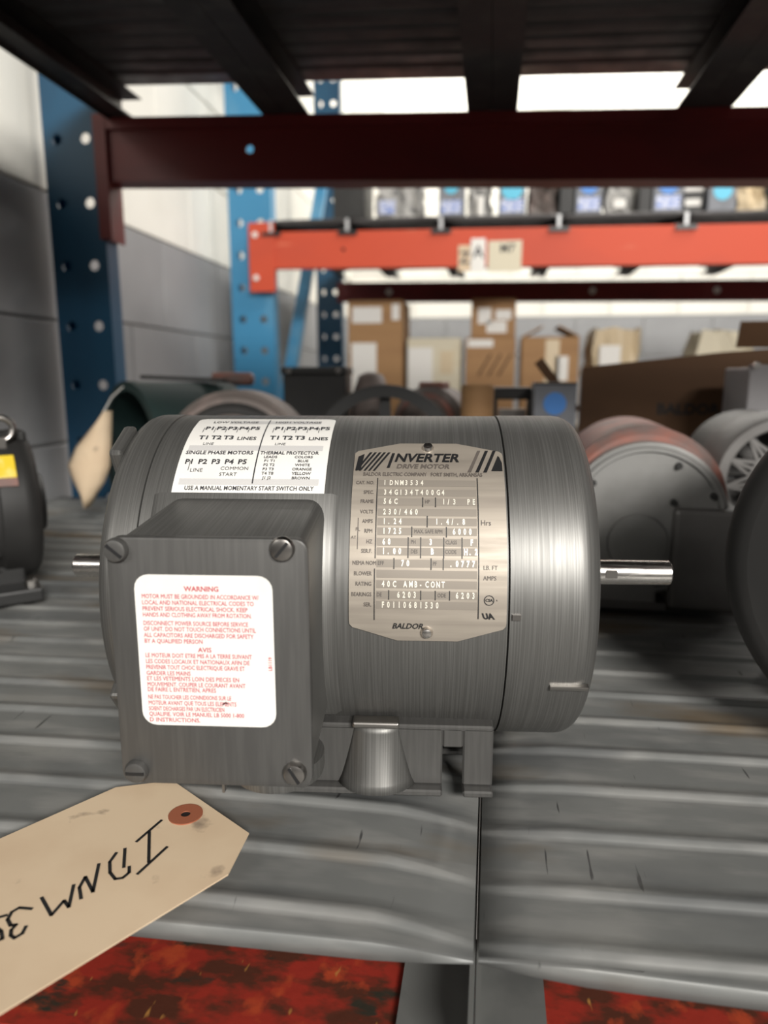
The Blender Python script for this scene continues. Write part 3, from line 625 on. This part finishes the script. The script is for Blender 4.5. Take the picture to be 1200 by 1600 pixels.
# grille fan motor
fm = thing('fan_motor', 'grey motor with a pierced round fan guard, standing by the brown box', 'motor', (.268, .70, .0003), (0, 0, R(-2)))
FZ = .098; RG = .060
mb = MB(); mb.m = Matrix.Translation((0, 0, FZ)); mb.lathe([(0, RG-.013), (-.003, RG-.011), (-.003, RG-.003), (.002, RG), (.05, RG+.002), (.05, RG-.003), (.004, RG-.004)], 56, 'y', cap=False); grd = mb.build('fan_guard', 'cast_dk', fm, 35)
mb = MB(); mb.m = Matrix.Translation((0, 0, FZ)); mb.lathe([(-.002, .006), (-.002, .013), (.001, .013)], 24, 'y'); mb.build('guard_hub', 'cast_dk', grd)
for k in range(12):
    a = R(30*k + 8); mb = MB(); mb.bar((.012*math.cos(a), 0, FZ + .012*math.sin(a)), ((RG-.010)*math.cos(a), 0, FZ + (RG-.010)*math.sin(a)), .0032, .003); mb.build('guard_spoke', 'cast_dk', grd)
    a2 = R(30*k + 23)
    for s_ in (-1, 1):
        mb = MB(); mb.bar((.027*math.cos(a2), .0004, FZ + .027*math.sin(a2)), ((RG-.010)*math.cos(a2 + s_*R(15)), .0004, FZ + (RG-.010)*math.sin(a2 + s_*R(15))), .0026, .0028); mb.build('guard_lattice', 'cast_dk', grd)
mb = MB(); mb.m = Matrix.Translation((0, 0, FZ)); mb.lathe([(-.0012, .0255), (-.0012, .029), (.0015, .029), (.0015, .0255)], 40, 'y', cap=False); mb.build('guard_ring', 'cast_dk', grd, 35)
for k in range(6):
    a = R(60*k); mb = MB(); mb.m = Matrix.Translation((0, .02, FZ)) @ Matrix.Rotation(a, 4, 'Y'); mb.box(.008, .046, -.008, .008, -.0012, .0012); mb.build('fan_blade', 'black', fm)
mb = MB(); mb.m = Matrix.Translation((0, 0, FZ)); mb.lathe([(.045, .055), (.05, RG), (.13, RG), (.138, .05)], 48, 'y'); mb.build('body', 'cast_dk', fm, 35)
foot_pair(fm, -.05, .05, .0, 'cast_dk', .02)
for o in fm.children:
    if o.name.startswith('foot'): o.location.y = .09; 
MB().box(-.03, .03, .08, .12, .0, .045).build('pedestal', 'cast_dk', fm, bevel=.002)
# black motor at the right edge
bm2 = thing('electric_motor', 'plain matt black motor with a blank round end, casting a shadow on the deck', 'motor', (.2060, .335, .0003), (0, 0, R(58)))
BZ = .1015
mb = MB(); mb.m = Matrix.Translation((0, 0, BZ)); mb.lathe([(0, .010), (0, .070), (.0005, .086)] + list(reversed(arc_corner(.0005, .100, .014, -1))) + [(.02, .100), (.16, .100), (.17, .085)], 80, 'x'); mb.build('shell', 'char', bm2, 40)
mb = MB(); mb.m = Matrix.Translation((0, 0, BZ)); mb.lathe([(-.0015, .020), (-.0010, .023), (.0005, .0235)], 40, 'x'); mb.build('hub_cap', 'char', bm2, 35)
mb = MB(); mb.m = Matrix.Translation((0, 0, BZ)); mb.lathe([(-.0006, .0535), (-.0006, .0550), (.0005, .0555), (.0005, .053)], 56, 'x', cap=False); mb.build('ring', 'char', bm2, 35)
for sy in (-1, 1): MB().box(.11, .165, min(sy*.055, sy*.09), max(sy*.055, sy*.095), 0, .012).build('foot', 'char', bm2, bevel=.002)
for sy in (-1, 1): MB().box(.115, .16, min(sy*.052, sy*.06), max(sy*.052, sy*.06), .0, .04).build('foot_web', 'char', bm2, bevel=.002)
# black motor at the left edge
lm = thing('electric_motor', 'black motor with a yellow label and silver eye bolt by the shaded wall', 'motor', (-.443, .592, .0003), (0, 0, R(42)))
mb = MB(); mb.m = Matrix.Translation((0, 0, .076)); mb.lathe([(-.20, .05), (-.19, .066)] + [(-.012, .067), (-.010, .069)] + arc_corner(.022, .069, .014, 1) + [(.024, .03), (.030, .026), (.030, .010)], 56, 'x'); mb.build('shell', 'char', lm, 35)
for k in range(9):
    a = R(100 + 20*k); mb = MB(); mb.m = Matrix.Translation((0, 0, .076)) @ Matrix.Rotation(R(-90 + 18*k - 60), 4, 'X'); mb.box(-.18, -.014, .0655, .0705, -.0012, .0012); mb.build('cooling_fin', 'char', lm)
mb = MB(); mb.m = Matrix.Translation((0, 0, .076)) @ Matrix.Rotation(R(-36), 4, 'X'); mb.box(-.050, .004, -.0712, -.0655, -.011, .011); yl = mb.build('rating_label', 'yellow', lm, bevel=.0008)
mb = MB(); mb.m = Matrix.Translation((0, 0, .076)) @ Matrix.Rotation(R(-26), 4, 'X'); mb.box(-.050, .004, -.0709, -.0655, -.006, .003); mb.build('label_border', 'dull_red', lm)
mb = MB(); mb.tube([(-.003 + .010*math.cos(2*PI*k/16), -.038, .148 + .010*math.sin(2*PI*k/16)) for k in range(17)], .0028, 8); mb.box(-.006, 0, -.041, -.035, .126, .1405); mb.build('eye_bolt', 'screw', lm, 50)
MB().box(.002, .018, -.028, .004, .124, .1455).build('top_lug', 'char', lm, bevel=.003)
for sy in (-1, 1):
    MB().box(-.15, .015, min(sy*.04, sy*.075), max(sy*.04, sy*.075), 0, .012).build('foot', 'black', lm, bevel=.002)
    MB().box(-.14, .005, min(sy*.036, sy*.046), max(sy*.036, sy*.046), 0, .036).build('foot_web', 'black', lm, bevel=.002)
mb = MB(); mb.m = Matrix.Translation((.006, -.064, 0)); mb.lathe([(.012, .005), (.0175, .005), (.0185, .004)], 6, 'z'); mb.build('foot_bolt', 'steel', lm)
# dark green cowl
gc = thing('fan_cowl', 'dark green open-ended motor cowl lying on the deck by the blue post', 'motor cowl', (-.435, .925, .0003), (0, 0, R(50)))
mb = MB(); mb.m = Matrix.Translation((0, 0, .0940)); mb.lathe([(-.055, .082), (-.055, .092), (.085, .092), (.105, .075), (.105, .02), (.100, .02), (.100, .070), (.08, .0815), (-.055, .082)], 56, 'x', cap=False); mb.build('shell', 'green', gc, 35)
mb = MB(); mb.m = Matrix.Translation((0, 0, .0940)); mb.lathe([(-.058, .081), (-.058, .0935), (-.048, .0935), (-.048, .092)], 56, 'x', cap=False); mb.build('rim', 'green', gc, 35)
mb = MB(); mb.m = Matrix.Translation((0, 0, .0940)); mb.lathe([(.02, .02), (.02, .075), (.05, .075)], 40, 'x'); mb.build('inner_plate', 'black', gc)
# hanging tag of the cowl
ht = thing('shipping_tag', 'curled manila tag leaning on the dark green cowl by the blue post', 'tag', (-.51, .845, 0))
rowsT = [(.1505, -.4845, .004), (.128, -.494, .014), (.104, -.505, .024), (.080, -.5125, .0290), (.060, -.5145, .022), (.040, -.5180, .010), (.0245, -.5215, .0012)]
vs = []; fs = []
for i, (z, x, hw) in enumerate(rowsT):
    for k in range(7):
        u = -1 + k/3; vs.append((x + .51 + hw*u, .012*u*u - .01*math.sin(i*.5), z))
for i in range(len(rowsT)-1):
    for k in range(6): a = i*7+k; fs.append((a, a+1, a+8, a+7))
me = bpy.data.meshes.new('card'); me.from_pydata(vs, [], fs); me.materials.append(M['manila']); o = link('card', me, ht, 60); sd = o.modifiers.new('s', 'SOLIDIFY'); sd.thickness = .0006
MB().tube([(.0255, -.001, .150), (.035, .004, .168), (.045, .016, .181)], .0008, 6).build('string', 'paper', ht)
# flat bar lying on the cowl
o = MB().box(-.062, .062, -.008, .008, 0, .005).build('flat_bar', 'black'); o.location = (-.425, .955, .1885); o.rotation_euler = (0, R(2), R(-3)); tag(o, 'short black flat bar lying on top of the dark green cowl', 'bar')
o = MB().lathe([(-.03, .006), (-.028, .0095), (.026, .0095), (.03, .006)], 16, 'x').build('red_sleeve', 'dull_red', None, 40); o.location = (-.37, 1.0, .190); o.rotation_euler = (0, 0, R(10)); tag(o, 'small dull red sleeve lying on the dark green cowl', 'sleeve')
# clutter behind the main motor
wh = thing('pulley', 'black grooved pulley standing on its rim behind the grey motor', 'pulley', (-.133, .90, .0003), (0, 0, R(6)))
mb = MB(); mb.m = Matrix.Translation((0, 0, .0918)); mb.lathe([(-.018, .076), (-.018, .0915), (-.008, .0915), (0, .080), (.008, .0915), (.018, .0915), (.018, .076), (-.018, .076)], 64, 'y', cap=False); mb.build('rim', 'black', wh, 30)
mb = MB(); mb.m = Matrix.Translation((0, 0, .0918)); mb.lathe([(-.022, .012), (-.022, .026), (.022, .026), (.022, .012), (-.022, .012)], 32, 'y', cap=False); mb.build('hub', 'black', wh, 30)
for k in range(5): a = R(72*k+18); mb = MB(); mb.bar((.024*math.cos(a), 0, .0918+.024*math.sin(a)), (.078*math.cos(a), 0, .0918+.078*math.sin(a)), .014, .012); mb.build('spoke', 'black', wh)
def small_motor(name, label, loc, rz, r, ln, m, zc=None, mend=None, box=True):
    t = thing(name, label, 'motor', loc, (0, 0, rz)); zc = zc or r + .006
    mb = MB(); mb.m = Matrix.Translation((0, 0, zc)); mb.lathe([(0, .012), (0, r*.62), (.004, r*.9), (.010, r*.95), (.012, r), (ln, r), (ln+.006, r*.8)], 48, 'y'); mb.build('shell', m, t, 32)
    mb = MB(); mb.m = Matrix.Translation((0, 0, zc)); mb.lathe([(-.002, r*.70), (-.002, r*.78), (.003, r*.84), (.003, r*.66)], 48, 'y', cap=False); mb.build('end_ring', mend or m, t, 32)
    mb = MB(); mb.m = Matrix.Translation((0, 0, zc)); mb.lathe([(-.03, .007), (.0, .007)], 16, 'y'); mb.build('shaft', 'screw', t, 32)
    for sx in (-1, 1): MB().box(min(sx*r*.4, sx*r*.95), max(sx*r*.4, sx*r*.95), .02, ln-.01, 0, .008).build('foot', m, t, bevel=.001); MB().box(min(sx*r*.38, sx*r*.48), max(sx*r*.38, sx*r*.48), .02, ln-.01, 0, max(r*.35, zc-r*.85)).build('foot_web', m, t)
    if box: MB().box(-r*.35, r*.35, ln*.3, ln*.8, zc+r*.9, zc+r*1.12).build('terminal_cover', mend or m, t, bevel=.003)
    return t
small_motor('electric_motor', 'dusty dark brown motor facing out, behind the wiring label', (-.290, .775, .0003), R(6), .086, .065, 'dust', mend='char', box=False)
small_motor('electric_motor', 'dusty reddish motor between the black pulley and the tan roll', (-.090, .985, .0003), R(-14), .052, .07, 'dust', mend='dull_red', zc=.128)
cb2 = thing('control_box', 'dark grey control box with a lid, between the dusty brown motor and the pulley', 'box', (-.255, 1.045, .0003), (0, 0, R(3)))
MB().box(-.046, .046, -.03, .03, 0, .196).build('body', 'char', cb2, bevel=.003); MB().box(-.048, .048, -.033, .032, .196, .207).build('lid', 'char', cb2, bevel=.002)
for x in (-.036, .036): mb = MB(); mb.m = Matrix.Translation((x, -.033, .2015)); mb.lathe([(-.003, .004), (0, .004)], 10, 'y'); mb.build('screw', 'screw', cb2)
cap = thing('motor_cap', 'rounded dark iron casting beside the tall labelled carton', 'casting', (-.176, 1.05, .0003))
mb = MB(); mb.lathe([(0, .028), (.06, .030), (.14, .030), (.175, .025), (.195, .018), (.200, .006)], 40, 'z'); mb.build('dome', 'dust', cap, 50); MB().box(-.03, .032, -.008, .008, 0, .03).build('lug', 'dust', cap, bevel=.003)
rl = thing('cardboard_roll', 'tan cardboard roll standing upright beside the black terminal block', 'roll', (-.018, .93, .0003))
mb = MB(); mb.lathe([(0, .013), (0, .021), (.178, .021), (.183, .019), (.183, .013), (0, .013)], 36, 'z', cap=False); mb.build('tube', 'card', rl, 40); mb = MB(); mb.lathe([(.10, .0214), (.135, .0214)], 36, 'z', cap=False); mb.build('tape_band', 'tape', rl)
tb = thing('terminal_block', 'black terminal block with an open slot, beside the tan roll', 'terminal block', (.028, .985, .0003))
MB().box(-.033, .033, -.02, .03, 0, .128).build('base', 'black', tb, bevel=.002); MB().box(-.033, .033, -.02, .03, .163, .1795).build('top', 'black', tb, bevel=.002)
for sx in (-1, 1): MB().box(min(sx*.02, sx*.033), max(sx*.02, sx*.033), -.02, .03, .126, .165).build('side', 'black', tb, bevel=.002)
MB().box(-.018, .018, .0, .02, .128, .150).build('contact', 'screw', tb)
def dotbox(label, x0, x1, y0, dep, h, dot, dz, lab=True, m='carton_grey', r=None, z0=.0003, group=None):
    t = thing('carton', label, 'box', ((x0+x1)/2, y0+dep/2, z0), group=group); w2 = (x1-x0)/2
    MB().box(-w2, w2, -dep/2, dep/2, 0, h).build('body', m, t, bevel=.0015, seg=1)
    MB().box(-w2, w2, -dep/2-.0008, -dep/2+.0003, h*.985, h).build('lid_edge', 'char', t)
    if dot: mb = MB(); mb.m = Matrix.Translation((0, -dep/2, dz)); mb.lathe([(-.0012, r or w2*.72), (.0002, r or w2*.72)], 28, 'y'); mb.build('round_emblem', dot, t)
    if lab: MB().box(-w2*.8, w2*.8, -dep/2-.0012, -dep/2, .008, .045).build('label_sheet', 'lab_blue', t)
    return t
dotbox('grey carton with a blue round emblem on the near deck beside the open brown box', .052, .104, .915, .055, .186, 'dot_blue', .160, lab=False, r=.0140)
# brown open box with shade put into its dark colour
bb = thing('cardboard_box', 'open shaded brown kraft carton with a raised flap, behind the gear motor', 'box', (.275, 1.045, .0003), (0, 0, R(-5)))
def bpan(name, poly, a, b, axis): MB().prism(poly, a, b, axis).build(name, 'card_dark', bb)
mb = MB(); bpan('front_panel', [(-.150, 0), (.19, 0), (.19, .236), (.02, .224), (-.150, .206)], -.045, -.041, 'y')
bpan('back_panel', [(-.150, 0), (.19, 0), (.19, .215), (-.150, .195)], .041, .045, 'y')
bpan('side_panel', [(-.041, 0), (.041, 0), (.041, .195), (-.041, .205)], -.150, -.146, 'x'); bpan('side_panel', [(-.041, 0), (.041, 0), (.041, .215), (-.041, .235)], .186, .19, 'x')
MB().box(-.146, .186, -.041, .041, 0, .004).build('bottom_panel', 'card_dark', bb)
mb = MB(); mb.m = Matrix.Translation((-.150, 0, .150)) @ Matrix.Rotation(R(-38), 4, 'Y'); mb.box(-.0135, -.0005, -.044, .044, 0, .088); mb.build('flap', 'card_dark', bb)
mb = MB(); mb.m = Matrix.Translation((.10, -.041, .235)) @ Matrix.Rotation(R(24), 4, 'X'); mb.box(-.06, .088, -.004, 0, -.004, .03); mb.build('flap', 'card_dark', bb)
pr = Print(lambda x, z: (x, -.0456, z)); pr.text('BALDOR-RELIANCE', .035, .150, .020, align='CENTER', bold=.0006); pr.build('printed_text', 'ink', bb)
# light grey enclosure
le = thing('steel_enclosure', 'light grey steel enclosure behind the pierced fan guard', 'enclosure', (.345, .90, .0003))
MB().box(-.06, .06, -.04, .05, 0, .203).build('body', 'ltgrey', le, bevel=.002); MB().box(-.062, .062, -.044, -.040, -.0+.004, .206).build('door', 'ltgrey', le, bevel=.0015)
mb = MB(); mb.m = Matrix.Translation((-.056, -.044, .205)); mb.lathe([(-.004, .004), (0, .004)], 10, 'y'); mb.build('hinge_pin', 'steel', le)

# ================================================================== FAR RACK, LOWER BOXES
def carton(label, x0, x1, y0, dep, h, m='card', sheets=(), rz=0, tape=True, z0=.0006, name='cardboard_box', open_=False, lean=0, marks=()):
    t = thing(name, label, 'box', ((x0+x1)/2, y0+dep/2, z0), (R(lean), 0, R(rz))); w2 = (x1-x0)/2
    b = MB().box(-w2, w2, -dep/2, dep/2, 0, h).build('body', m, t, bevel=.003, seg=1)
    if tape: MB().box(-.025, .025, -dep/2-.0008, -dep/2+.0004, h*.72, h+.0006).build('tape', 'tape', t)
    for a, b_, c, d, mm in sheets: MB().box(-w2 + 2*w2*a, -w2 + 2*w2*b_, -dep/2-.0016, -dep/2, h*c, h*d).build('paper_sheet', mm, t)
    if open_:
        for sx in (-1, 1):
            mb = MB(); mb.m = Matrix.Translation((sx*w2*.98, -.0, h)) @ Matrix.Rotation(R(sx*-62), 4, 'Y'); mb.box(-.002, .002, -dep/2, dep/2, 0, w2*.8); mb.build('flap', m, t)
    if marks:
        pr = Print(lambda x, z: (x, -dep/2-.0022, z))
        for mk in marks: pr.stroke(mk[:2], mk[2])
        pr.build('printed_marks', 'card_dark', t)
    return t
carton('tall cardboard carton with two white labels, beside the rear blue post', -.516, -.318, 2.58, .22, .462, sheets=[(.08, .62, .83, .95, 'paper'), (.80, .94, .85, .97, 'paper'), (.06, .52, .25, .68, 'paper')], tape=False)
carton('cream white carton with a yellowed patch, beside the tall labelled carton', -.302, -.112, 2.58, .2, .330, 'cream', sheets=[(.02, .48, .05, .90, 'paper'), (.62, .86, .62, .86, 'tape')], tape=False)
MB_ = carton('brown carton with printed slashes, below the smaller one of its stack', -.094, .078, 2.58, .2, .330, marks=[((-.04+.035*k, .20), (.0+.035*k, .27), .008) for k in range(3)], tape=False, sheets=[(.04, .55, .90, .98, 'paper')])
carton('smaller brown carton with torn white labels, top of its stack', -.078, .076, 2.60, .18, .134, sheets=[(.15, .45, .35, .75, 'paper'), (.35, .8, .12, .42, 'paper'), (.55, .9, .45, .7, 'paper')], tape=False, z0=.3312)
carton('brown carton with open flaps and pale tape, beside the stacked cartons', .098, .292, 2.56, .2, .330, sheets=[(.42, .66, .35, .97, 'tape'), (.60, .82, .55, .80, 'paper')], tape=False, open_=True)
pb = thing('paper_parcel', 'crumpled tan paper parcel leaning beside the open-flapped carton', 'parcel', (.412, 2.66, .0006), (0, 0, R(8)))
def crumple(parent, name, w2, d2, h, m, seed, amp=.014):
    rnd = random.Random(seed); bm = bmesh.new(); bmesh.ops.create_cube(bm, size=1); bmesh.ops.subdivide_edges(bm, edges=bm.edges, cuts=4, use_grid_fill=True)
    for v in bm.verts:
        b0 = v.co.z < -.49; v.co = Vector((v.co.x*2*w2*(1-.14*(v.co.z+.5)), v.co.y*2*d2, (v.co.z+.5)*h))
        if not b0: v.co += Vector((rnd.uniform(-amp, amp), rnd.uniform(-amp, amp), rnd.uniform(-amp, amp)*.8))
    me = bpy.data.meshes.new(name); bm.to_mesh(me); bm.free(); me.materials.append(M[m]); return link(name, me, parent)
crumple(pb, 'wrapping', .082, .08, .352, 'tape', 3); MB().box(-.066, .005, -.094, -.090, .20, .30).build('paper_sheet', 'paper', pb)
p2 = thing('paper_parcel', 'low pale paper parcel on the far rack, seen over the brown kraft carton', 'parcel', (.775, 2.66, .0006))
crumple(p2, 'wrapping', .10, .09, .345, 'cream', 5); MB().box(-.05, .05, -.108, -.104, .2, .26).build('paper_sheet', 'paper', p2)

# ================================================================== FAR RACK, UPPER ROW
def zd(x): return .6435 - SG*(x + .7) + .0385
def up(fn, *a, **k): return fn(*a, **k)
GR = 'cartons along the upper far shelf'
Y0 = 2.305
def ubox(x0, x1, label, m='carton_grey', dot=None, dz=.1, lab=True, h=.15, r=None, dep=.16):
    return dotbox(label, x0, x1, Y0, dep, h, dot, dz, lab, m, r, zd((x0+x1)/2)+.0012, GR)
ubox(-.505, -.405, 'black carton nearest the front blue post on the upper far shelf', 'char', None, lab=False, h=.13)
t = thing('metal_part', 'silver grey wrapped part beside the black carton on the upper far shelf', 'part', (-.30, 2.38, zd(-.30)+.0014)); crumple(t, 'wrapping', .070, .06, .135, 'bag', 11, .012); MB().box(-.06, -.01, -.076, -.072, .01, .05).build('label_sheet', 'lab_blue', t)
ubox(-.176, -.100, 'grey carton with pale blue emblem, between two wrapped parts', 'carton_grey', 'dot_cyan', .086, r=.022, h=.145)
t = thing('metal_part', 'white wrapped part between the pale blue and cyan emblem cartons', 'part', (-.050, 2.38, zd(-.05)+.0014)); crumple(t, 'wrapping', .032, .05, .13, 'bag', 12, .010); MB().lathe([(.0, .012), (.05, .012), (.055, .008)], 12, 'z').build('peg', 'paper', t).location = (0, -.070, 0)
ubox(.004, .086, 'grey carton with bright cyan emblem above the paper tickets', 'carton_grey', 'dot_cyan', .074, r=.032, h=.16)
t = thing('metal_part', 'tan wrapped casting beside the bright cyan emblem carton', 'part', (.140, 2.38, zd(.14)+.0014)); crumple(t, 'wrapping', .040, .05, .14, 'dust', 13, .012); mb = MB(); mb.m = Matrix.Translation((.01, -.062, .10)); mb.lathe([(-.01, .012), (-.004, .022), (.01, .022)], 20, 'y'); mb.build('end_cap', 'paper', t)
ubox(.185, .226, 'narrow dark filler for the shaded gap between the tan casting and a blue emblem carton', 'char', None, lab=False, h=.14)  # dark box standing for the shaded gap between its neighbours
ubox(.231, .307, 'grey carton with deep blue emblem next to the dark gap filler', 'carton_grey', 'dot_blue', .082, r=.028, h=.155)
t = thing('metal_part', 'white and silver wrapped part next to the deep blue emblem carton', 'part', (.362, 2.38, zd(.362)+.0014)); crumple(t, 'wrapping', .036, .05, .135, 'bag', 14, .010); MB().box(-.02, .015, -.066, -.062, .015, .04).build('label_sheet', 'paper', t)
ubox(.412, .447, 'narrow charcoal carton between a silver part and a blue emblem carton', 'char', None, lab=False, h=.14)
ubox(.452, .536, 'grey carton with a blue emblem and blue print, beside a narrow charcoal carton', 'carton_grey', 'dot_blue', .080, r=.031, h=.155)
t = thing('metal_part', 'white topped black part between two emblem cartons', 'part', (.572, 2.375, zd(.572)+.0014)); MB().box(-.028, .028, -.04, .04, 0, .06).build('lower_case', 'char', t, bevel=.003); MB().box(-.028, .028, -.04, .04, .06, .13).build('upper_case', 'paper', t, bevel=.004); MB().box(-.024, .02, -.043, -.040, .02, .04).build('label_sheet', 'paper', t)
ubox(.606, .682, 'grey carton with a low cyan emblem beside a tan paper bag', 'carton_grey', 'dot_cyan', .055, lab=False, r=.026, h=.15)
t = thing('paper_bag', 'tan crumpled paper bag beside the low cyan emblem carton', 'bag', (.730, 2.38, zd(.73)+.0014)); crumple(t, 'wrapping', .040, .05, .14, 'tape', 15, .012); MB().box(-.034, .034, -.004, .004, .135, .150).build('folded_top', 'tape', t)
ubox(.785, .88, 'black carton with a blue and white label at the end of the upper far shelf', 'char', None, lab=True, h=.14)
